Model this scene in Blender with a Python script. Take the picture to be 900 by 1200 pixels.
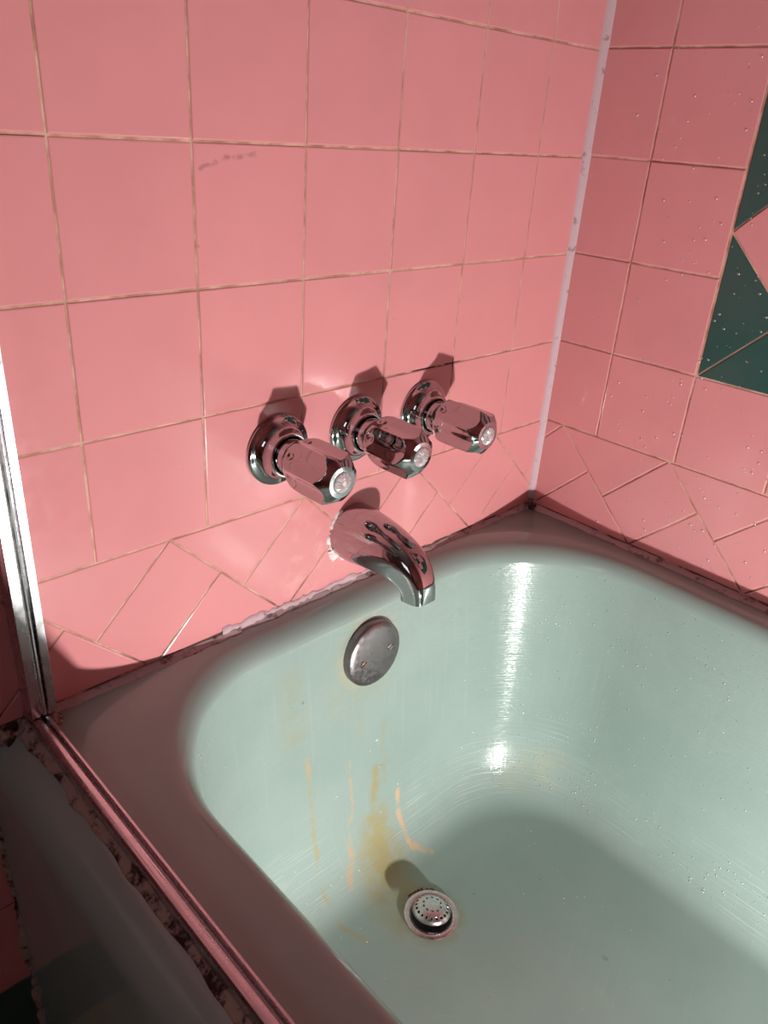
import bpy, bmesh, math, random
from mathutils import Vector, Matrix, noise as mnoise
random.seed(7)
scene = bpy.context.scene
for o in list(bpy.data.objects): bpy.data.objects.remove(o)

# ------------------------------------------------------------------ camera, light, exposure
# x: along the faucet wall (corner at 0, room towards -x); y: 0 at the faucet wall, room towards -y;
# z: 0 at the lowest straight tile joint above the tub; metres
cam_d = bpy.data.cameras.new('camera'); cam = bpy.data.objects.new('camera', cam_d)
scene.collection.objects.link(cam); scene.camera = cam
cam_d.sensor_fit = 'VERTICAL'; cam_d.sensor_height = 36.0; cam_d.lens = 914.57 * 36.0 / 1200.0
cam_d.clip_start = .01
RIGHT = Vector((0.7217857, -0.6891892, 0.0635903)); DOWN = Vector((-0.2669565, -0.3619912, -0.8931386)); FWD = Vector((0.6385606, 0.6276788, -0.4452636))
M = Matrix.Identity(4)
for r in range(3): M[r][0], M[r][1], M[r][2] = RIGHT[r], -DOWN[r], -FWD[r]
M.translation = Vector((-.876115, -.568511, .349958)); cam.matrix_world = M

world = bpy.data.worlds.new('world'); scene.world = world; world.use_nodes = True
world.node_tree.nodes['Background'].inputs[0].default_value = (.9, .8, .8, 1)
world.node_tree.nodes['Background'].inputs[1].default_value = .02

# the only strong light: a hand torch lying low in the far half of the tub, aimed at the taps
ld = bpy.data.lights.new('torch_light', 'SPOT'); lo = bpy.data.objects.new('torch_light', ld)
scene.collection.objects.link(lo)
ld.energy = 57; ld.color = (1.0, .975, .95); ld.shadow_soft_size = .017; ld.spot_size = math.radians(128); ld.spot_blend = .6
lo.location = (-.54, -1.11, -.37)
lo.rotation_euler = (Vector((-.32, 0, .05)) - Vector(lo.location)).to_track_quat('-Z', 'Y').to_euler()

vs = scene.view_settings
vs.view_transform = 'Standard'; vs.look = 'None'; vs.gamma = 1; vs.use_curve_mapping = False; vs.exposure = 0.0

# ------------------------------------------------------------------ helpers
PI = math.pi
def link(name, me, mat=None, parent=None, smooth=False):
    o = bpy.data.objects.new(name, me); scene.collection.objects.link(o)
    if mat and not me.materials: me.materials.append(mat)
    if parent: o.parent = parent
    if smooth: me.polygons.foreach_set('use_smooth', [True] * len(me.polygons))
    return o
def mesh(name, V, F):
    me = bpy.data.meshes.new(name); me.from_pydata([tuple(v) for v in V], [], F); me.update(); return me
def fixn(me):
    bm = bmesh.new(); bm.from_mesh(me); bmesh.ops.recalc_face_normals(bm, faces=bm.faces); bm.to_mesh(me); bm.free(); return me
def box(name, a, b):
    V = [(x, y, z) for x in (a[0], b[0]) for y in (a[1], b[1]) for z in (a[2], b[2])]
    return fixn(mesh(name, V, [(0,1,3,2),(4,5,7,6),(0,1,5,4),(2,3,7,6),(0,2,6,4),(1,3,7,5)]))
def empty(name, loc):
    o = bpy.data.objects.new(name, None); scene.collection.objects.link(o); o.location = loc; o.empty_display_size = .03; return o
def tag(o, label, cat, group=None, kind=None):
    o['label'] = label; o['category'] = cat
    if group: o['group'] = group
    if kind: o['kind'] = kind
    return o
def loft(name, loops, cap0=False, cap1=False, closed=True):
    n = len(loops[0]); V = [p for l in loops for p in l]; F = []
    for i in range(len(loops)-1):
        for j in range(n if closed else n-1):
            F.append((i*n+j, i*n+(j+1) % n, (i+1)*n+(j+1) % n, (i+1)*n+j))
    if cap0: F.append(tuple(reversed(range(n))))
    if cap1: F.append(tuple(range((len(loops)-1)*n, len(loops)*n)))
    return fixn(mesh(name, V, F))
def lathe(name, prof, n=64, cap0=False, cap1=False):
    """prof: (radius, distance out of the wall); axis along -Y"""
    return loft(name, [[(r*math.cos(2*PI*j/n), -h, r*math.sin(2*PI*j/n)) for j in range(n)] for r, h in prof], cap0, cap1)
def lathe_z(name, prof, n=64, cap0=False, cap1=False):
    return loft(name, [[(r*math.cos(2*PI*j/n), r*math.sin(2*PI*j/n), h) for j in range(n)] for r, h in prof], cap0, cap1)
def autosmooth(o, ang=35):
    me = o.data; bm = bmesh.new(); bm.from_mesh(me)
    for f in bm.faces: f.smooth = True
    for e in bm.edges:
        if len(e.link_faces) == 2 and e.calc_face_angle(0) > math.radians(ang): e.smooth = False
    bm.to_mesh(me); bm.free(); return o
def nz(x, y=0., z=0.): return mnoise.noise(Vector((x, y, z)))

# ------------------------------------------------------------------ materials
def srgb(r, g, b):
    f = lambda c: (c/255/12.92) if c/255 <= .04045 else ((c/255+.055)/1.055)**2.4
    return (f(r), f(g), f(b), 1)
class NT:
    def __init__(s, name):
        s.mat = bpy.data.materials.new(name); s.mat.use_nodes = True
        s.t = s.mat.node_tree; s.bsdf = s.t.nodes['Principled BSDF']
    def n(s, typ, **kw):
        nd = s.t.nodes.new(typ)
        for k, v in kw.items(): setattr(nd, k, v)
        return nd
    def put(s, sock, v):
        if hasattr(v, 'links') or isinstance(v, bpy.types.NodeSocket): s.t.links.new(v, sock)
        else: sock.default_value = v
    def math(s, op, a, b=None, c=None, clamp=False):
        nd = s.n('ShaderNodeMath', operation=op, use_clamp=clamp)
        s.put(nd.inputs[0], a)
        if b is not None: s.put(nd.inputs[1], b)
        if c is not None: s.put(nd.inputs[2], c)
        return nd.outputs[0]
    def vm(s, op, a, b=None, scale=None):
        nd = s.n('ShaderNodeVectorMath', operation=op); s.put(nd.inputs[0], a)
        if b is not None: s.put(nd.inputs[1], b)
        if scale is not None: s.put(nd.inputs['Scale'], scale)
        return nd.outputs['Value'] if op in ('DOT_PRODUCT', 'LENGTH', 'DISTANCE') else nd.outputs['Vector']
    def noise(s, vec, scale, detail=3, rough=.55, color=False):
        nd = s.n('ShaderNodeTexNoise'); s.put(nd.inputs['Vector'], vec); nd.inputs['Scale'].default_value = scale
        nd.inputs['Detail'].default_value = detail; nd.inputs['Roughness'].default_value = rough
        return nd.outputs['Color' if color else 'Fac']
    def step(s, v, lo, hi, to0=0., to1=1.):
        nd = s.n('ShaderNodeMapRange', interpolation_type='SMOOTHSTEP'); s.put(nd.inputs[0], v)
        for i, x in enumerate((lo, hi, to0, to1)): s.put(nd.inputs[1+i], x)
        return nd.outputs[0]
    def mix(s, f, a, b, mode='MIX'):
        nd = s.n('ShaderNodeMix', data_type='RGBA', blend_type=mode); s.put(nd.inputs[0], f); s.put(nd.inputs[6], a); s.put(nd.inputs[7], b)
        return nd.outputs[2]
    def pos(s): return s.n('ShaderNodeNewGeometry').outputs['Position']
    def obj(s): return s.n('ShaderNodeTexCoord').outputs['Object']
    def rnd(s): return s.n('ShaderNodeObjectInfo').outputs['Random']
    def set(s, **kw):
        for k, v in kw.items(): s.put(s.bsdf.inputs[k.replace('_', ' ')], v)
    def bump(s, h, strength=.2, dist=.001):
        nd = s.n('ShaderNodeBump'); s.put(nd.inputs['Height'], h); nd.inputs['Strength'].default_value = strength; nd.inputs['Distance'].default_value = dist
        s.t.links.new(nd.outputs[0], s.bsdf.inputs['Normal'])
    def stretch(s, vec, sc):
        return s.vm('MULTIPLY', vec, sc)
    def seg(s, P, A, B, r, soft=.5):
        """1 inside a capsule of radius r round the segment A-B, falling to 0"""
        A = Vector(A); B = Vector(B); D = B-A
        pa = s.vm('SUBTRACT', P, tuple(A))
        t = s.math('DIVIDE', s.vm('DOT_PRODUCT', pa, tuple(D)), max(D.length_squared, 1e-9), clamp=True)
        q = s.vm('SUBTRACT', pa, s.vm('SCALE', tuple(D), scale=t))
        return s.step(s.vm('LENGTH', q), r, r*soft)
    def path(s, P, pts, rs, soft=.3):
        out = None
        for i in range(len(pts)-1):
            m = s.seg(P, pts[i], pts[i+1], rs if isinstance(rs, float) else (rs[i]+rs[i+1])/2, soft)
            out = m if out is None else s.math('MAXIMUM', out, m)
        return out

def tile_mat(name, col, rough=.13, scuff=False):
    m = NT(name); P = m.pos(); n1 = m.noise(P, 14, 3); n2 = m.noise(P, 90, 3)
    hi = tuple(min(1, c*1.015) for c in col[:3]) + (1,); lo = tuple(c*.975 for c in col[:3]) + (1,)
    c = m.mix(m.step(n1, .3, .7), lo, hi)
    c = m.mix(m.math('MULTIPLY', m.rnd(), .14), c, tuple(x*.8 for x in col[:3]) + (1,))
    spots = m.step(m.noise(P, 160, 1), .78, .83)
    c = m.mix(m.math('MULTIPLY', spots, .35), c, (.18, .09, .08, 1))
    if scuff:
        wob = m.vm('ADD', P, m.vm('SCALE', m.vm('SUBTRACT', m.noise(P, 60, 2, color=True), (.5, .5, .5)), scale=.006))
        k = m.path(wob, [(-0.5256, 0.0, 0.31), (-0.5039, 0.0, 0.3164), (-0.4732, 0.0, 0.3208)], .0030, .05)
        k = m.math('MULTIPLY', k, m.step(m.noise(P, 150, 2), .35, .6))
        c = m.mix(m.math('MULTIPLY', k, .45), c, (.16, .08, .09, 1))
        sp = m.path(P, [(-.4, 0, -.05), (-.42, 0, -.10)], .05, .0)
        c = m.mix(m.math('MULTIPLY', m.math('MULTIPLY', sp, m.step(m.noise(P, 45, 4), .45, .65)), .25), c, srgb(245, 190, 180))
    m.set(Base_Color=c, Roughness=m.step(n2, .2, .8, rough*.75, rough*1.5), Specular_IOR_Level=.5)
    m.bump(m.math('ADD', m.math('MULTIPLY', n1, .8), m.math('MULTIPLY', m.noise(P, 35, 2), .25)), .25, .0016)
    return m.mat
PINK = tile_mat('pink_glazed_tile', (.68, .268, .275, 1), .11, scuff=True)
GREEN = tile_mat('dark_green_glazed_tile', (.028, .082, .072, 1), .15)

def grout_mat():
    m = NT('grout'); P = m.pos()
    c = m.mix(m.step(m.noise(P, 40, 4), .35, .7), srgb(206, 166, 146), srgb(160, 112, 92))
    sx = m.n('ShaderNodeSeparateXYZ'); m.put(sx.inputs[0], P)
    # mildew along the joint behind the tap handles and just above the tub
    band = m.math('MULTIPLY', m.step(m.math('ABSOLUTE', m.math('SUBTRACT', sx.outputs[2], .1096)), .006, .003),
                  m.math('MULTIPLY', m.step(sx.outputs[0], -.34, -.25), m.step(sx.outputs[0], -.17, -.21)))
    low = m.step(sx.outputs[2], -.09, -.122)
    k = m.math('MAXIMUM', m.math('MULTIPLY', band, 1.0), m.math('MULTIPLY', low, .8))
    k = m.math('MULTIPLY', k, m.step(m.noise(P, 38, 3), .36, .5))
    k2 = m.step(m.noise(P, 9, 4), .60, .72, 0, .55)
    c = m.mix(m.math('MAXIMUM', k, k2), c, (.03, .016, .014, 1))
    m.set(Base_Color=c, Roughness=.8); m.bump(m.noise(P, 500, 2), .4, .0005); return m.mat
GROUT = grout_mat()

def enamel():
    m = NT('mint_green_enamel'); P = m.pos(); uv = m.n('ShaderNodeUVMap').outputs[0]
    sx = m.n('ShaderNodeSeparateXYZ'); m.put(sx.inputs[0], P)
    wob = m.vm('ADD', P, m.vm('SCALE', m.vm('SUBTRACT', m.noise(P, 45, 3, color=True), (.5, .5, .5)), scale=.012))
    base = m.mix(m.step(m.noise(P, 7, 3), .3, .7), (.268, .350, .317, 1), (.298, .378, .343, 1))
    inside = m.math('MULTIPLY', m.step(sx.outputs[2], -.135, -.16), m.step(sx.outputs[0], -.72, -.69))
    # scouring marks running round the basin, and vertical drip marks
    sc = m.noise(m.stretch(uv, (7, 560, 1)), 1.0, 4, .65); dr = m.noise(m.stretch(uv, (150, 5, 1)), 1.0, 3, .6)
    zone = m.math('MULTIPLY', m.math('MULTIPLY', m.step(sx.outputs[2], -.34, -.42), m.step(sx.outputs[2], -.494, -.484)), m.step(m.noise(P, 6, 2), .35, .6))
    scour = m.math('MULTIPLY', m.step(sc, .52, .68), zone)
    base = m.mix(m.math('MULTIPLY', scour, .6), base, (.50, .54, .48, 1))
    drip = m.math('MULTIPLY', m.step(dr, .55, .72), inside)
    base = m.mix(m.math('MULTIPLY', drip, .13), base, (.44, .46, .38, 1))
    # rust and mineral stains under the overflow and round the drain
    def stain(mask, col, amt, sc=60, lo=.35, hi=.6):
        nonlocal base
        base = m.mix(m.math('MULTIPLY', m.math('MULTIPLY', mask, m.step(m.noise(P, sc, 3), lo, hi, .25, 1)), amt), base, col)
    OL = (.34, .29, .13, 1); OR = (.52, .36, .22, 1); BE = (.46, .40, .29, 1)
    S1 = [(-.4514,-.0594,-.2988), (-.4474,-.0644,-.3665), (-.4446,-.0718,-.4403), (-.4527,-.0995,-.4819), (-.4558,-.1412,-.4969), (-.4445,-.1732,-.4974)]
    wob2 = m.vm('ADD', P, m.vm('SCALE', m.vm('SUBTRACT', m.noise(P, 25, 2, color=True), (.5, .5, .5)), scale=.006))
    stain(m.path(wob2, S1, .0055, .1), (.38, .33, .17, 1), .8)
    stain(m.path(wob2, [S1[0], (-.449,-.062,-.33)], .006, 0.), OR, .5)
    stain(m.path(wob, [(-.387,-.0624,-.335), (-.3851,-.068,-.4145), (-.3975,-.0839,-.4661), (-.4184,-.1074,-.4881)], [.003, .004, .008, .008], .2), OR, .75, 90)
    stain(m.path(wob, [(-.345,-.0640,-.375), (-.351,-.0768,-.454), (-.3591,-.0991,-.4823), (-.375,-.1379,-.4968)], [-.004, .030, .048, .054], .0), OL, .95, 40)
    stain(m.path(wob, [(-.355,-.0991,-.4823), (-.39,-.17,-.4968)], [.04, .07], .0), (.33, .29, .15, 1), .7, 30)
    stain(m.path(wob, [(-.3067,-.0707,-.432), (-.3126,-.0884,-.4721), (-.3156,-.1107,-.4897), (-.2994,-.1315,-.4962)], [.007, .0055, .005, .009], .35), (.56, .38, .23, 1), .9, 90)
    stain(m.path(wob, [(-.3687,-.0569,-.2813), (-.3687,-.059,-.3061)], .009, .0), OL, .4)
    stain(m.path(wob, [(-.332,-.0596,-.30), (-.3313,-.064,-.3666), (-.3279,-.067,-.4028)], .006, .0), OL, .5)
    stain(m.path(wob, [(-.4673,-.0525,-.1826), (-.4646,-.0583,-.2627)], .028, .0), OL, .28)
    stain(m.path(wob, [(-.354,-.052,-.197), (-.3541,-.052,-.1971)], .055, .72), BE, .55, 80)
    stain(m.path(wob, [(-.354,-.052,-.197), (-.370,-.054,-.225)], .075, .3), OL, .20, 40)
    stain(m.path(wob, [(-.365,-.194,-.497), (-.3651,-.194,-.497)], .047, .68), (.25, .24, .12, 1), .6, 80)
    stain(m.path(P, [(-.2523,-.3635,-.4975), (-.2523,-.365,-.4975)], .0045, .2), (.16, .10, .02, 1), .9)
    stain(m.path(wob, [(-.1036,-.160,-.4527), (-.14,-.14,-.455)], .05, .0), (.45, .40, .22, 1), .3)
    specks = m.math('MULTIPLY', m.step(m.noise(P, 130, 1), .80, .83), inside)
    base = m.mix(m.math('MULTIPLY', specks, .5), base, (.12, .12, .09, 1))
    wsp = m.math('MULTIPLY', m.math('MULTIPLY', m.step(m.noise(P, 210, 1), .765, .80), inside), m.step(m.noise(P, 9, 2), .5, .62))
    base = m.mix(m.math('MULTIPLY', wsp, .8), base, (.8, .82, .78, 1))
    rough = m.math('ADD', m.math('MULTIPLY', inside, .075), m.step(m.noise(P, 60, 3), .3, .8, .07, .15))
    rough = m.math('ADD', rough, m.math('MULTIPLY', scour, .12))
    m.set(Base_Color=base, Roughness=rough, Specular_IOR_Level=.5)
    h = m.math('ADD', m.math('MULTIPLY', sc, .8), m.math('MULTIPLY', m.noise(P, 260, 2), .3))
    m.bump(m.math('MULTIPLY', h, m.math('MULTIPLY', inside, m.step(sx.outputs[2], -.495, -.485))), .5, .0012)
    return m.mat
ENAMEL = enamel()

def metal(name, col, rough, var=.5, sc=80, bump=0., pit=None):
    m = NT(name); P = m.obj(); n = m.noise(P, sc, 4)
    c = col
    if pit:
        k = m.step(m.noise(P, pit[1], 4, .7), pit[2], pit[2]+.12); c = m.mix(m.math('MULTIPLY', k, pit[3]), col, pit[0])
    m.set(Base_Color=c, Metallic=1., Roughness=m.step(n, .3, .75, rough*(1-var), rough*(1+var)))
    if bump: m.bump(n, bump, .0005)
    return m.mat
CHROME = metal('chrome', (.46, .445, .455, 1), .05, .6, 40, 0., ((.26, .22, .22, 1), 70, .62, .5))
DULL = metal('tarnished_metal', (.25, .22, .225, 1), .40, .3, 200, .25, ((.10, .08, .08, 1), 160, .58, .7))
DRAINM = metal('worn_drain_metal', (.60, .53, .53, 1), .30, .3, 150, .05, ((.24, .15, .12, 1), 90, .68, .5))
BRASS = metal('worn_brass', (.62, .38, .24, 1), .3, .3, 200)
ALU = metal('brushed_aluminium', (.62, .60, .62, 1), .28, .35, 60, .02, ((.33, .22, .20, 1), 240, .73, .6))
def plain(name, col, rough=.5, **kw):
    m = NT(name); P = m.pos(); n = m.noise(P, 60, 3)
    c = m.mix(m.step(n, .3, .7), tuple(x*.85 for x in col[:3]) + (1,), col); m.set(Base_Color=c, Roughness=rough, **kw); return m.mat
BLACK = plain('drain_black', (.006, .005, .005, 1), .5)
def dirty(name, col, dirt, amt, sc=45, lo=.42, hi=.62, rough=.55):
    m = NT(name); P = m.pos()
    k = m.step(m.noise(P, sc, 5, .7), lo, hi)
    m.set(Base_Color=m.mix(m.math('MULTIPLY', k, amt), col, dirt), Roughness=rough, Specular_IOR_Level=.3); m.bump(m.noise(P, 220, 3), .5, .001); return m.mat
CAULK = dirty('white_caulk', (.54, .36, .39, 1), (.12, .06, .06, 1), .7, 70, .56, .70)
CAULK_D = dirty('dirty_caulk', (.46, .34, .34, 1), (.07, .035, .03, 1), .85, 60, .52, .66)
GRIME = dirty('grime', (.40, .28, .24, 1), (.035, .014, .01, 1), 1., 60, .45, .60, .7)
RUST = dirty('rust', (.30, .12, .04, 1), (.08, .025, .01, 1), .9, 300, .4, .6, .8)
def acrylic():
    m = NT('clear_acrylic'); m.set(Base_Color=(.86, .76, .77, 1), Roughness=.08, Transmission_Weight=.45, IOR=1.49, Metallic=.25); return m.mat
ACRYL = acrylic()
def water():
    m = NT('water_drop'); t = m.t; tr = m.n('ShaderNodeBsdfTransparent'); gl = m.n('ShaderNodeBsdfGlossy'); gl.inputs['Roughness'].default_value = .42
    mx = m.n('ShaderNodeMixShader'); mx.inputs[0].default_value = .32
    t.links.new(tr.outputs[0], mx.inputs[1]); t.links.new(gl.outputs[0], mx.inputs[2]); t.links.new(mx.outputs[0], t.nodes['Material Output'].inputs[0]); return m.mat
WATER = water()
def room_tile(name, col, joint, size):
    m = NT(name); P = m.obj(); b = m.n('ShaderNodeTexBrick', offset=0.); m.put(b.inputs['Vector'], m.vm('SCALE', P, scale=1.))
    b.inputs['Color1'].default_value = col; b.inputs['Color2'].default_value = tuple(x*.93 for x in col[:3]) + (1,); b.inputs['Mortar'].default_value = joint
    b.inputs['Scale'].default_value = 1; b.inputs['Mortar Size'].default_value = .0012; b.inputs['Brick Width'].default_value = size; b.inputs['Row Height'].default_value = size
    m.set(Base_Color=b.outputs[0], Roughness=.2); return m.mat

# ------------------------------------------------------------------ room shell
P_ = .1096                       # tile pitch
ZF, ZC = -.548, 1.85             # floor and ceiling heights
XL, YF = -2.0, -1.53             # wall outside the tub, wall at the foot of the tub
JT = .0017                       # joint width
fl = link('floor', box('floor', (XL-.1, YF-.1, -.06), (.1, .1, 0)), room_tile('cream_floor_tile', (.42, .31, .13, 1), (.2, .15, .1, 1), .05))
fl.location = (0, 0, ZF); tag(fl, 'yellowish tiled bathroom floor beside the tub', 'floor', kind='structure')
ce = link('ceiling', box('ceiling', (XL-.1, YF-.1, ZC), (.1, .1, ZC+.05)), plain('ceiling_paint', (.38, .36, .35, 1), .6))
tag(ce, 'off white painted bathroom ceiling', 'ceiling', kind='structure')
RT = room_tile('pink_room_tile', (.70, .24, .225, 1), (.5, .33, .27, 1), P_)
wl = link('wall_left', box('wall_left', (-.1, 0, -.05), (-YF+.1, ZC-ZF, 0)), plain('beige_wall_paint', (.36, .32, .30, 1), .5))
wl.matrix_world = Matrix(((0, 0, 1, XL), (-1, 0, 0, 0), (0, 1, 0, ZF), (0, 0, 0, 1))); tag(wl, 'painted wall across the bathroom from the tub', 'wall', kind='structure')
wf = link('wall_front', box('wall_front', (0, 0, -.05), (-XL, ZC-ZF, 0)), RT)
wf.matrix_world = Matrix(((-1, 0, 0, 0), (0, 0, 1, YF), (0, 1, 0, ZF), (0, 0, 0, 1))); tag(wf, 'pink tiled wall at the foot end of the tub', 'wall', kind='structure')

# added, unseen: glowing pane built as a window, neutral fill outside the tub
wn = empty('fill_window_1', (XL+.001, -.80, .55)); tag(wn, 'added glowing fill panel shaped as a frosted window across the bathroom', 'window', kind='structure')
gm = NT('fill_pane_glow'); gm.set(Base_Color=(.6, .6, .62, 1), Roughness=.4, Emission_Color=(.86, .93, 1, 1), Emission_Strength=2.2)
link('fill_pane', box('fill_pane', (0, -.28, 0), (.006, .28, .66)), gm.mat, wn)
FW = plain('fill_window_paint', (.6, .58, .55, 1), .4)
for a_, b_ in (((0, -.33, -.05), (.025, .33, 0)), ((0, -.33, .66), (.025, .33, .71)), ((0, -.33, 0), (.025, -.28, .66)), ((0, .28, 0), (.025, .33, .66)), ((0, -.28, .32), (.018, .28, .345))):
    link('fill_window_frame', box('fill_window_frame', a_, b_), FW, wn)

def clip(poly, a, b, c):
    """keep the part of a polygon where a*u + b*z <= c"""
    out = []
    for i in range(len(poly)):
        p, q = poly[i], poly[(i+1) % len(poly)]; dp = a*p[0]+b*p[1]-c; dq = a*q[0]+b*q[1]-c
        if dp <= 0: out.append(p)
        if (dp < 0) != (dq < 0) and abs(dp-dq) > 1e-12:
            t = dp/(dp-dq); out.append((p[0]+(q[0]-p[0])*t, p[1]+(q[1]-p[1])*t))
    return out
def clean(poly):
    out = []
    for p in poly:
        if not out or math.dist(p, out[-1]) > 2e-4: out.append(p)
    if len(out) > 1 and math.dist(out[0], out[-1]) < 2e-4: out.pop()
    return out
def area(p): return .5*sum(p[i][0]*p[(i+1) % len(p)][1]-p[(i+1) % len(p)][0]*p[i][1] for i in range(len(p)))
def inset(poly, d):
    src = poly; out = poly
    for i in range(len(src)):
        p, q = src[i], src[(i+1) % len(src)]; L = math.dist(p, q)
        if L < 1e-6: continue
        nx, ny = (q[1]-p[1])/L, -(q[0]-p[0])/L         # outward normal for counter-clockwise polygons
        out = clip(out, nx, ny, nx*p[0]+ny*p[1]-d)
        if len(out) < 3: return []
    return clean(out)
def tile_mesh(poly):
    """tile slab with eased edges; local frame: u, out of the wall = -y, z; origin at the tile's middle"""
    if area(poly) < 0: poly = poly[::-1]
    p0 = inset(clean(poly), JT/2)
    if len(p0) < 3 or area(p0) < 1.2e-5: return None, None
    p1 = inset(p0, .0004); p2 = inset(p0, .0013)
    if not (len(p0) == len(p1) == len(p2)): return None, None
    cx = sum(p[0] for p in p0)/len(p0); cz = sum(p[1] for p in p0)/len(p0)
    loops = [[(p[0]-cx, d, p[1]-cz) for p in pp] for pp, d in ((p0, .005), (p0, .0009), (p1, .0003), (p2, 0.))]
    me = loft('tile', loops, False, True)
    return me, (cx, cz)
cache = {}
def tile(wall, poly, mat):
    poly = clean(poly)
    if len(poly) < 3: return
    cx = sum(p[0] for p in poly)/len(poly); cz = sum(p[1] for p in poly)/len(poly)
    key = (mat.name, tuple((round(p[0]-cx, 4), round(p[1]-cz, 4)) for p in poly))
    if key not in cache:
        me, c = tile_mesh(poly)
        if me is None: return
        me.materials.append(mat); cache[key] = (me, c[0]-cx, c[1]-cz)
    me, ox, oz = cache[key]
    o = bpy.data.objects.new('tile', me); scene.collection.objects.link(o); o.parent = wall
    o.location = (cx+ox, random.uniform(-.0003, .0003), cz+oz)
    o.rotation_euler = (random.gauss(0, .0022), 0, random.gauss(0, .0022))
def rect(u0, u1, z0, z1): return [(u0, z0), (u1, z0), (u1, z1), (u0, z1)]
def band(wall, u0, u1, ztop, zbot, A0, per, kmin, kmax, sl):
    for k in range(kmin, kmax):
        a, b = A0+per*k, A0+per*(k+1)
        strip = clip(clip(rect(u0, u1, zbot-ztop, 0), 1, 1, b), -1, -1, -a)
        if len(strip) < 3: continue
        for pc in (clip(strip, 1, -1, b), clip(clip(strip, -1, 1, -b), 1, -1, b+sl), clip(strip, -1, 1, -(b+sl))):
            if len(pc) >= 3: tile(wall, [(u, z+ztop) for u, z in pc], PINK)
BOT = -.1245                     # foot of the tiling above the tub
NR = 12                          # tile rows above the slanted course

wb = link('wall_back', box('wall_back', (XL-.1, .0009, ZF-.06), (.1, .1, NR*P_)), GROUT)
tag(wb, 'pink tiled wall carrying the taps and spout', 'wall', kind='structure')
link('upper_plaster', box('upper_plaster', (XL-.1, 0, NR*P_), (.1, .1, ZC)), plain('pink_wall_paint', (.55, .30, .28, 1), .6), wb)
cols = [0.0] + [-(.85+k)*P_ for k in range(0, 13)]
for r in range(NR):
    for c in range(len(cols)-1): tile(wb, rect(cols[c+1], cols[c], r*P_, (r+1)*P_), PINK)
XE = cols[7]                     # the slanted course ends behind the door jamb
band(wb, XE, 0, 0, BOT, -.5714-2*.1563, .1563, -1, 7, .105)
for r in range(-5, 0):
    for c in range(7, len(cols)-1): tile(wb, rect(cols[c+1], cols[c], r*P_, (r+1)*P_), GREEN if r == -5 else PINK)

wr = link('wall_right', box('wall_right', (-.1, .0009, ZF-.06), (-YF+.1, .1, NR*P_+.0024)), GROUT)
wr.rotation_euler = (0, 0, -PI/2); tag(wr, 'pink tiled wall along the tub with a green diamond panel', 'wall', kind='structure')
link('upper_plaster', box('upper_plaster', (-.1, 0, NR*P_+.0024), (-YF+.1, .1, ZC)), bpy.data.materials['pink_wall_paint'], wr)
dz = .0024
ucols = [0.0] + [(.771+k)*P_ for k in range(0, 13)] + [-YF]
UG0, UG1, ZG0, ZG1 = ucols[2]+.0012, ucols[5], dz+P_, dz+5*P_
for r in range(NR):
    for c in range(len(ucols)-1):
        if 2 <= c <= 4 and 1 <= r <= 4: continue
        tile(wr, rect(ucols[c], ucols[c+1], dz+r*P_, dz+(r+1)*P_), PINK)
band(wr, 0, -YF, dz, BOT, .0317-.154*2, .1545, -1, 12, .100)
DG = .158                        # diagonal of the panel's diamonds
for i in range(0, 6):
    for j in range(0, 8):
        if (i+j) % 2 == 0: continue
        cu, cz = UG0+i*DG/2, ZG0+j*DG/2
        pol = [(cu-DG/2, cz), (cu, cz-DG/2), (cu+DG/2, cz), (cu, cz+DG/2)]
        cp = clean(clip(clip(clip(clip(pol, -1, 0, -UG0), 1, 0, UG1), 0, -1, -ZG0), 0, 1, ZG1))
        if len(cp) < 3 or abs(area(cp)) < 2e-4: continue
        whole = abs(area(cp)) > .95*abs(area(pol))
        tile(wr, cp, PINK if (whole and i % 2) else GREEN)

# ------------------------------------------------------------------ bathtub
def rrect(xl, xr, yt, yb, rt, rb):
    """rounded rectangle, clockwise from the left end of the top (wall) side"""
    P = []
    def line(a, b, n):
        for i in range(n): t = i / n; P.append((a[0] + (b[0]-a[0])*t, a[1] + (b[1]-a[1])*t))
    def arc(cx, cy, r, a0, a1, n):
        for i in range(n):
            a = math.radians(a0 + (a1-a0)*i/n); P.append((cx + r*math.cos(a), cy + r*math.sin(a)))
    rl = rt*.82                      # the corner on the apron side is a little tighter
    line((xl+rl, yt), (xr-rt, yt), 10)
    arc(xr-rt, yt-rt, rt, 90, 0, 22)
    line((xr, yt-rt), (xr, yb+rb), 26)
    arc(xr-rb, yb+rb, rb, 0, -90, 18)
    line((xr-rb, yb), (xl+rb, yb), 10)
    arc(xl+rb, yb+rb, rb, -90, -180, 18)
    line((xl, yb+rb), (xl, yt-rl), 26)
    arc(xl+rl, yt-rl, rl, 180, 90, 22)
    return P
DECK, TFLOOR, FLOOR = -.130, -.497, -.548
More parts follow.
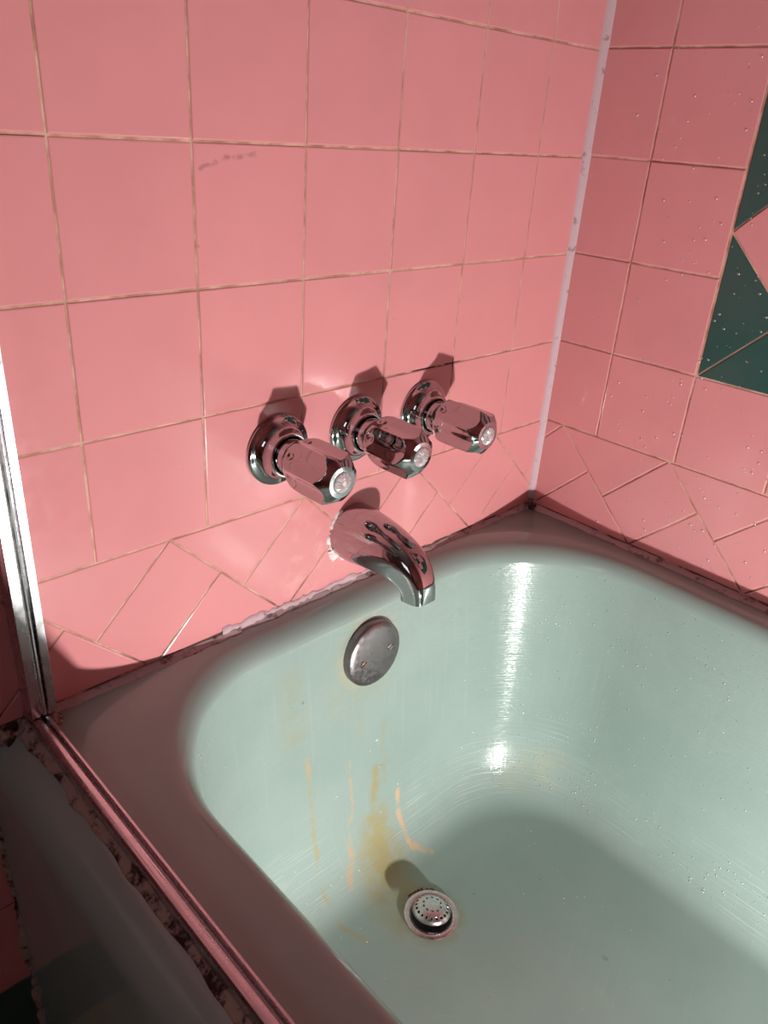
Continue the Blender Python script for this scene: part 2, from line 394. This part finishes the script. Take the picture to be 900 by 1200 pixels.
def tub_loops():
    L = []
    add = lambda xl, xr, yt, yb, rt, rb, z: L.append([(x, y, z) for x, y in rrect(xl, xr, yt, yb, rt, rb)])
    for z in (FLOOR+.001, -.40, -.25, -.166): add(-.7545, -.0006, -.0006, -1.524, .003, .003, z)
    for i in range(1, 7):
        a = math.pi/2*i/6
        add(-.7545 + .034*(1-math.cos(a)), -.0006, -.0006, -1.524, .003, .003, -.164 + .034*math.sin(a))
    xc, hw, yt, yb = -.3460, .3160, -.003, -1.45
    add(xc-hw-.012, xc+hw+.012, yt+.003, yb-.01, .21, .2, DECK)
    R = .018
    for i in range(0, 9):
        a = math.pi/2*i/8*.93; o = R*math.sin(a)
        add(xc-hw+o, xc+hw-o, yt-o*2.15, yb+o*1.2, .20-o*.9, .2-o*.7, DECK - R*1.3*(1-math.cos(a)))
    hw1, y1, z1, b1 = hw-R, yt-R*2.15, DECK-R*1.3*.90, yb+R*1.2
    hw2, y2, z2, b2 = .274, -.068, -.415, -1.34
    for i in range(1, 9):
        t = i/8
        add(xc-hw1+(hw1-hw2)*t, xc+hw1-(hw1-hw2)*t, y1+(y2-y1)*t, b1+(b2-b1)*t, .176+(.152-.176)*t, .175, z1+(z2-z1)*t)
    for i in range(1, 11):
        a = math.pi/2*i/10; c = 1-math.cos(a); s = math.sin(a)
        add(xc-hw2+.055*c, xc+hw2-.055*c, y2-.072*c, b2+.10*c, .152-.03*c, .17-.05*c, z2+(TFLOOR-z2)*s)
    for d in (.04, .10, .17): add(xc-.219+d, xc+.219-d, -.140-d, -1.24+d, max(.125-d*.6,.02), max(.12-d*.6,.02), TFLOOR-.0005)
    return L
def build_tub():
    L = tub_loops(); n = len(L[0]); V = [p for l in L for p in l]; F = []; uvs = []
    cum = [0.]
    for i in range(1, len(L)): cum.append(cum[-1] + math.dist(L[i][3], L[i-1][3]))
    per = [0.]
    for j in range(1, n+1): per.append(per[-1] + math.dist(L[20][j % n], L[20][j-1]))
    for i in range(len(L)-1):
        for j in range(n):
            F.append((i*n+j, (i+1)*n+j, (i+1)*n+(j+1) % n, i*n+(j+1) % n))
            uvs += [(per[j], cum[i]), (per[j], cum[i+1]), (per[j+1], cum[i+1]), (per[j+1], cum[i])]
    F.append(tuple(reversed(range((len(L)-1)*n, len(L)*n)))); uvs += [(0, cum[-1])]*n
    me = mesh('bathtub', V, F); uv = me.uv_layers.new(name='UVMap')
    for k, c in enumerate(uvs): uv.data[k].uv = c
    return me, L
tub_me, TL = build_tub()
tub = link('bathtub', tub_me, ENAMEL, None, True)
tag(tub, 'mint green enamelled bathtub with rust stains round its dome drain', 'bathtub')

# overflow plate and drain (parts of the tub)
ov = autosmooth(link('overflow_plate', lathe('overflow_plate', [(.0405, -.004), (.0408, .0035), (.0402, .0055), (.0385, .0072), (.033, .0085), (.024, .0094), (.012, .0098), (.0006, .0099)], 72, False, True), DULL, tub), 60)
ov.location = (-.3525, -.0495, -.1985); ov.rotation_euler = (math.radians(-4), 0, 0); ov['label'] = 'tarnished round overflow plate'
for s in (-1, 1):
    me = lathe('screw', [(.0042, -.001), (.0042, .0006), (.0036, .0012), (.0004, .0014)], 24, False, True)
    me.materials.append(BRASS if s < 0 else DRAINM); me.materials.append(BLACK)
    bm = bmesh.new(); bm.from_mesh(me); a = .5
    V = [bm.verts.new((math.cos(a)*x-math.sin(a)*z, y, math.sin(a)*x+math.cos(a)*z)) for x in (-.0042, .0042) for y in (-.00165, -.0006) for z in (-.0006, .0006)]
    for f in ((0,1,3,2),(4,5,7,6),(0,1,5,4),(2,3,7,6),(0,2,6,4),(1,3,7,5)): bm.faces.new([V[q] for q in f]).material_index = 1
    bm.to_mesh(me); bm.free()
    sc = link('screw', me, None, ov); sc.location = (s*.021, -.0094, s*.003)

dr = autosmooth(link('drain', lathe_z('drain', [(.0328, -.0005), (.0326, .0012), (.0312, .0020), (.0262, .0016), (.0246, .0006), (.0238, -.0002)], 72), DRAINM, tub), 50); dr.location = (-.365, -.1935, TFLOOR+.0002); dr['label'] = 'drain flange'
link('hole_shade_disc', lathe_z('hole_shade_disc', [(.0242, .0004), (.0005, .0003)], 48, False, True), BLACK, dr)  # flat black disc: the shade of the drain hole put into its colour
def dome():
    n, R = 120, 30; V = []; F = []
    prof = []
    for i in range(R+1):
        t = i/R; r = .0010+.0222*math.sin(t*PI/2*.97)**1.0; h = .0008+.0108*(math.cos(t*PI/2)**.75)
        prof.append((r, h))
    for r, h in prof:
        for j in range(n): V.append((r*math.cos(2*PI*j/n), r*math.sin(2*PI*j/n), h))
    for i in range(R):
        for j in range(n):
            if 8 <= i <= 9 and j % 12 < 5: continue           # inner ring of holes
            if 17 <= i <= 20 and j % 6 < 3: continue          # outer ring of slots
            F.append((i*n+j, i*n+(j+1) % n, (i+1)*n+(j+1) % n, (i+1)*n+j))
    F.append(tuple(range(n)))
    return fixn(mesh('strainer', V, F))
st = link('strainer', dome(), DRAINM, dr, True); st.rotation_euler = Matrix.Rotation(math.radians(9), 4, Vector((-.59, .81, 0))).to_euler(); st.location = (.0012, .0010, .0034)
md = st.modifiers.new('thickness', 'SOLIDIFY'); md.thickness = .0009
autosmooth(link('crossbar', lathe_z('crossbar', [(.0045, 0), (.0045, .0125), (.001, .0128)], 20, False, True), DRAINM, dr))
V = []; F = []
for k in range(16):                                           # flakes of rust on the edge of the flange
    a = math.radians(38+k*3.6+random.uniform(-2, 2)); r = random.uniform(.0325, .0358); s = random.uniform(.0010, .0024); b = len(V)
    for i in range(5):
        t = 2*PI*i/5; V.append((r*math.cos(a)+s*math.cos(t)*random.uniform(.6, 1.2), r*math.sin(a)+s*math.sin(t)*random.uniform(.6, 1.2), 0))
    V.append((r*math.cos(a), r*math.sin(a), s*.9))
    for i in range(5): F.append((b+i, b+(i+1) % 5, b+5))
link('rust_crust', mesh('rust_crust', V, F), RUST, dr)
st['label'] = 'perforated dome strainer'

# ------------------------------------------------------------------ tap handles
def knob_mesh():
    n, m = 192, 72; loops = []
    prof = [(0, .0125), (.03, .0185), (.07, .0225), (.13, .0252), (.22, .0266), (.5, .0270), (.75, .0268), (.85, .0262), (.925, .0215), (1.0, .0150)]
    def Rp(s):
        for i in range(len(prof)-1):
            (a, x), (b, y) = prof[i], prof[i+1]
            if s <= b:
                t = (s-a)/(b-a); return x+(y-x)*t
        return prof[-1][1]
    for i in range(m+1):
        s = i/m; L = []
        for j in range(n):
            th = 2*PI*j/n; ph = (th+PI/6) % (PI/3)-PI/6
            d = .0212-.0010*s
            fl = d+.0222*ph*ph
            dim = .0016*math.exp(-((ph/.17)**2+((s-.17)/.055)**2)**1.5)
            r = min(Rp(s), fl)-dim
            L.append((r*math.cos(th+PI/2), -(s*.064), r*math.sin(th+PI/2)))
        loops.append(L)
    loops.append([(.0106*math.cos(2*PI*j/n+PI/2), -.0642, .0106*math.sin(2*PI*j/n+PI/2)) for j in range(n)])
    loops.append([(.0104*math.cos(2*PI*j/n+PI/2), -.0630, .0104*math.sin(2*PI*j/n+PI/2)) for j in range(n)])
    return loft('knob', loops, True, True)
ESC = lathe('escutcheon', [(.0352, -.0002), (.0358, .0010), (.0358, .0030), (.0348, .0040), (.0325, .0047), (.0295, .0056), (.0268, .0074), (.0246, .0106), (.0233, .0148), (.0227, .0178), (.0226, .0195), (.0220, .0208), (.0206, .0212), (.0192, .0206), (.0184, .0190), (.0178, .0150)], 96)
STEM = lathe('stem', [(.0176, .012), (.0176, .0285), (.0170, .0305), (.0158, .0325), (.0150, .0350), (.0140, .038)], 64)
KN = knob_mesh()
def button_mesh():
    n = 24; V = []; F = []
    rings = [(.0101, .0, 0), (.0101, .0016, 0), (.0088, .0028, .00035), (.0054, .0038, .0005), (.0022, .0036, .0003)]
    for r, h, w in rings:
        for j in range(n): V.append((r*math.cos(2*PI*j/n), -(h+(w if j % 2 else -w)), r*math.sin(2*PI*j/n)))
    for i in range(len(rings)-1):
        for j in range(n): F.append((i*n+j, i*n+(j+1) % n, (i+1)*n+(j+1) % n, (i+1)*n+j))
    F.append(tuple(range((len(rings)-1)*n, len(rings)*n)))
    return fixn(mesh('index_button', V, F))
BT = button_mesh()
def handle(x, z, rot, label):
    t = empty('tap_handle', (x, 0, z))
    o = link('escutcheon', ESC, CHROME, t); autosmooth(o, 40)
    o = link('stem', STEM, CHROME, t); autosmooth(o, 40)
    k = link('knob', KN, CHROME, t); k.location = (0, -.0325, 0); k.rotation_euler = (0, rot, 0); autosmooth(k, 28)
    b = link('index_button', BT, ACRYL, k); b.location = (0, -.0632, 0); b['label'] = 'clear faceted button'
    tag(t, label, 'tap handle', 'tap handles in a row above the spout')
handle(-.4515, .0610, math.radians(4), 'chrome tap handle of the row, the one farthest from the tiled corner')
handle(-.3500, .0612, math.radians(-11), 'middle chrome tap handle, directly above the spout')
handle(-.2480, .0610, math.radians(19), 'chrome tap handle of the row, the one closest to the tiled corner')

# ------------------------------------------------------------------ spout
def spout():
    S = [(.000, -.0610, 0, .0345, .0330, 2.0), (-.010, -.0610, 0, .0344, .0328, 2.0), (-.022, -.0610, 0, .0338, .0318, 2.05), (-.036, -.0602, 1, .0324, .0296, 2.1), (-.050, -.0602, 2, .0302, .0274, 2.2),
         (-.063, -.0610, 4, .0277, .0256, 2.3), (-.075, -.0630, 8, .0252, .0240, 2.45), (-.086, -.0660, 15, .0228, .0225, 2.6), (-.0945, -.0705, 27, .0206, .0208, 2.8), (-.1005, -.0760, 42, .0188, .0192, 3.0),
         (-.1040, -.0818, 58, .0174, .0178, 3.2), (-.1060, -.0870, 69, .0165, .0168, 3.4), (-.1070, -.0925, 76, .0159, .0162, 3.6), (-.1075, -.0985, 80, .0156, .0158, 3.8)]
    loops = []; n = 72
    for y, z, a, hw, hh, e in S:
        a = math.radians(a); L = []
        for j in range(n):
            t = 2*PI*j/n; c, s = math.cos(t), math.sin(t)
            p = math.copysign(abs(c)**(2/e), c)*hw; q = math.copysign(abs(s)**(2/e), s)*hh
            L.append((p, y-q*math.sin(a), z+q*math.cos(a)))
        loops.append(L)
    y, z, a, hw, hh, e = S[-1]; a = math.radians(a)
    for k, dp in ((.86, 0), (.84, .012)):
        L = []
        for p in loops[len(S)-1]:
            cy, cz = y, z; L.append((p[0]*k, cy+(p[1]-cy)*k+dp*math.cos(a), cz+(p[2]-cz)*k+dp*math.sin(a)))
        loops.append(L)
    return loft('body', loops, True, True)
sp = empty('tub_spout', (-.3465, 0, 0))
b = autosmooth(link('body', spout(), CHROME, sp), 40)
def ragged_ring(cx, cz, r0, a0, a1, n, wmin, wmax, hgt, seed):
    rows = []
    for i in range(n+1):
        a = math.radians(a0+(a1-a0)*i/n); w = wmin+(wmax-wmin)*max(0, .5+nz(i*.13, seed)+.5*nz(i*.37, seed+3)); w = max(w, .0006); h = hgt*(.5+.8*abs(nz(i*.2, seed+9)))
        f = lambda r, y: (cx+r*math.cos(a), y, cz+r*math.sin(a))
        rows.append([f(r0-.003, -.0001), f(r0, -h), f(r0+w*.5, -h*.7), f(r0+w, .0002)])
    return loft('caulk', rows, False, False, False)
c1 = link('caulk_ring', ragged_ring(0, -.061, .0335, 120, 250, 60, .0008, .0045, .004, 4.3), plain('bright_caulk', (.85, .72, .70, 1), .5), sp, True)
c2 = link('caulk_ring', ragged_ring(0, -.061, .0335, 205, 228, 20, .004, .010, .006, 8.1), bpy.data.materials['bright_caulk'], sp, True)
tag(sp, 'chrome tub spout with curved down tip on the pink wall', 'spout')

# ------------------------------------------------------------------ shower door frame: jamb on the wall, track on the rim
fr = empty('shower_door_frame', (-.708, -.01, DECK))
def extr(name, prof, axis, a, b, mat, base=(-.708, -.01, DECK)):
    mk = (lambda p, t: (p[0]-base[0], p[1]-base[1], t-base[2])) if axis == 'z' else (lambda p, t: (p[0]-base[0], t-base[1], p[1]-base[2]))
    me = loft(name, [[mk(p, t) for p in prof] for t in (a, b)], True, True); o = link(name, me, mat, fr); return autosmooth(o, 30)
jam = [(-.6972, 0), (-.6972, -.0200), (-.6976, -.0206), (-.7035, -.0206), (-.7040, -.0200), (-.7042, -.0120), (-.7056, -.0120), (-.7059, -.0190), (-.7064, -.0202), (-.7078, -.0207), (-.7092, -.0202), (-.7100, -.0190), (-.7106, -.0190), (-.7112, -.0204), (-.7180, -.0204), (-.7184, -.0198), (-.7184, 0)]
extr('wall_jamb', jam, 'z', -.1140, 1.20, ALU)
trk = [(-.7048, -.1295), (-.7048, -.1160), (-.7052, -.1152), (-.7070, -.1150), (-.7082, -.1156), (-.7088, -.1186), (-.7096, -.1190), (-.7106, -.1168), (-.7130, -.1152), (-.7160, -.1148), (-.7182, -.1156), (-.7192, -.1172), (-.7196, -.1200), (-.7196, -.1295)]
extr('bottom_track', trk, 'y', -.0005, -1.515, ALU)
tag(fr, 'aluminium shower door frame along the outer rim of the tub', 'door frame')

# ------------------------------------------------------------------ caulk beads (setting)
def bead(name, pts, out, up, w, h, seed, mat, label, rag=1.0, freq=60.):
    """bead along pts, ragged edge outwards (w) and upwards (h)"""
    rows = []; out = Vector(out); up = Vector(up); n = 220
    P0, P1 = Vector(pts[0]), Vector(pts[1]); Ln = (P1-P0).length
    for i in range(n+1):
        p = P0.lerp(P1, i/n); s = i/n*Ln
        a = w*(1+rag*(.9*nz(s*freq*.35, seed)+.7*nz(s*freq, seed+5))); b_ = h*(1+rag*(.9*nz(s*freq*.3, seed+2)+.7*nz(s*freq*1.2, seed+7)))
        a = max(a, w*.25); b_ = max(b_, h*.2)
        rows.append([tuple(p-out*.002+up*b_), tuple(p+out*.0009+up*b_), tuple(p+out*a*.35+up*b_*.45), tuple(p+out*a*.75+up*b_*.15), tuple(p+out*a-up*.0012), tuple(p-out*.002-up*.003)])
    o = link(name, loft(name, rows, False, False, False), mat, None, True)
    tag(o, label, 'caulk', kind='structure'); return o
bead('trim_1', [(-.0005, -.0005, BOT-.004), (-.0005, -.0005, 1.3)], (-.7071, -.7071, 0), (-.7071, .7071, 0), .0052, .0018, 1.7, CAULK, 'white caulk bead down the corner between the tiled walls', .25)
cj = link('trim_2', loft('trim_2', [[(-.0072, .0004, z), (-.0055, -.0024, z), (-.0024, -.0055, z), (.0004, -.0072, z), (.001, .001, z)] for z in (BOT-.003, .2, .6, 1.31)], True, True), CAULK)
tag(cj, 'smooth white caulk filling the tiled corner', 'caulk', kind='structure')
bead('trim_3', [(-.0, -.0, DECK+.0005), (-.51, -.0, DECK+.0005)], (0, -1, 0), (0, 0, 1), .0065, .0036, 3.1, CAULK_D, 'dirty caulk between the rim and the spout wall', .5)
bead('trim_4', [(-.30, -.0, DECK+.0005), (-.52, -.0, DECK+.0005)], (0, -1, 0), (0, 0, 1), .0026, .0078, 6.4, CAULK, 'ragged white caulk smeared on the tiles below the spout', .6, 130)
bead('trim_5', [(-.50, -.0, DECK+.0005), (-.70, -.0, DECK+.0005)], (0, -1, 0), (0, 0, 1), .0075, .0036, 9.2, CAULK_D, 'blackened caulk between rim and wall beside the door jamb', .45)
bead('trim_6', [(-.0, -.0, DECK+.0005), (-.0, -1.5, DECK+.0005)], (-1, 0, 0), (0, 0, 1), 0.0080, .0040, 12.2, CAULK_D, 'dirty caulk between the rim and the green panel wall', .45)
bead('trim_7', [(-.7196, -.0, DECK), (-.7196, -1.5, DECK)], (-1, 0, 0), (0, 0, 1), .0075, .0035, 15.5, GRIME, 'brown crusted caulk along the outside of the door track', .55, 45)
bead('trim_8', [(-.7545, -.0005, -.15), (-.7545, -.0005, ZF+.002)], (0, -1, 0), (-1, 0, 0), .004, .0035, 18.5, GRIME, 'chipped caulk where the tub apron meets the wall', .9, 70)
def blob(name, c, s, seed, mat, label):
    bm = bmesh.new(); bmesh.ops.create_icosphere(bm, subdivisions=4, radius=1)
    for v in bm.verts:
        k = 1+.55*nz(v.co.x*2+seed, v.co.y*2, v.co.z*2)+.35*nz(v.co.x*5+seed, v.co.y*5, v.co.z*5)
        v.co = Vector((v.co.x*s[0]*k, v.co.y*s[1]*k, v.co.z*s[2]*k))
    me = bpy.data.meshes.new(name); bm.to_mesh(me); bm.free(); o = link(name, me, mat, None, True); o.location = c
    return tag(o, label, 'caulk', kind='structure')
blob('trim_9', (-.733, -.004, DECK-.002), (.016, .009, .007), 3.3, GRIME, 'lump of blackened caulk outside the foot of the jamb')
blob('trim_10', (-.700, -.012, DECK+.0005), (.007, .011, .003), 5.3, GRIME, 'rusty crust inside the foot of the jamb')
blob('trim_11', (-.004, -.004, DECK+.001), (.011, .011, .006), 7.3, GRIME, 'blackened caulk in the corner where both walls meet the rim')

# ------------------------------------------------------------------ water drops
def drops(name, spots, label):
    V = []; F = []
    for p, nrm, r in spots:
        nrm = Vector(nrm).normalized(); t1 = nrm.orthogonal().normalized(); t2 = nrm.cross(t1); b = len(V); k = 9
        ex = random.uniform(.85, 1.2)
        for rr, hh in ((1, 0), (.82, .30), (.48, .52)):
            for j in range(k):
                a = 2*PI*j/k; V.append(Vector(p)+t1*(r*rr*math.cos(a)*ex)+t2*(r*rr*math.sin(a)/ex)+nrm*(r*hh+.0001))
        V.append(Vector(p)+nrm*(r*.6))
        for i in range(2):
            for j in range(k): F.append((b+i*k+j, b+i*k+(j+1) % k, b+(i+1)*k+(j+1) % k, b+(i+1)*k+j))
        for j in range(k): F.append((b+2*k+j, b+2*k+(j+1) % k, b+3*k))
    o = link(name, mesh(name, V, F), WATER, None, True); tag(o, label, 'water drops', kind='stuff'); return o
rs = []
while len(rs) < 700:
    u = random.uniform(.05, .50); z = random.uniform(-.12, .50)
    if random.random() > (.12+.88*min(1, max(0, (u-.07)/.13)))*(.45+.9*max(0, nz(u*14, z*14, 2.)+.3)): continue
    rs.append(((-.0004, -u, z), (-1, 0, 0), random.choice((.0006, .0008, .0010, .0013, .0018))))
drops('water_droplets', rs, 'small water drops beaded on the tiled wall with the green panel')
def tub_pt(i, j):
    n = len(TL[0]); i0 = int(i); f = i-i0; j0 = int(j); g = j-j0
    q = lambda a, b: Vector(TL[a][b % n])
    p = (q(i0, j0)*(1-g)+q(i0, j0+1)*g)*(1-f)+(q(i0+1, j0)*(1-g)+q(i0+1, j0+1)*g)*f
    nn = (q(i0+1, j0)-q(i0, j0)).cross(q(i0, j0+1)-q(i0, j0)).normalized(); return p, nn
ts = []
i_lo, i_hi = 19, 33
while len(ts) < 1300:
    i = random.uniform(i_lo, i_hi)
    if random.random() < .62: j = random.uniform(16, 46)
    else: j = random.uniform(104, 146)
    p, nn = tub_pt(i, j)
    if random.random() > .2+1.4*max(0, nz(p.x*16+3, p.y*16, p.z*12)): continue
    if nn.dot(Vector((-.353, -.6, 0))-p) < 0: nn = -nn
    ts.append((p, nn, random.choice((.0005, .0006, .0008, .0010, .0014))))
drops('water_droplets', ts, 'tiny water drops clinging to the inside of the bathtub')
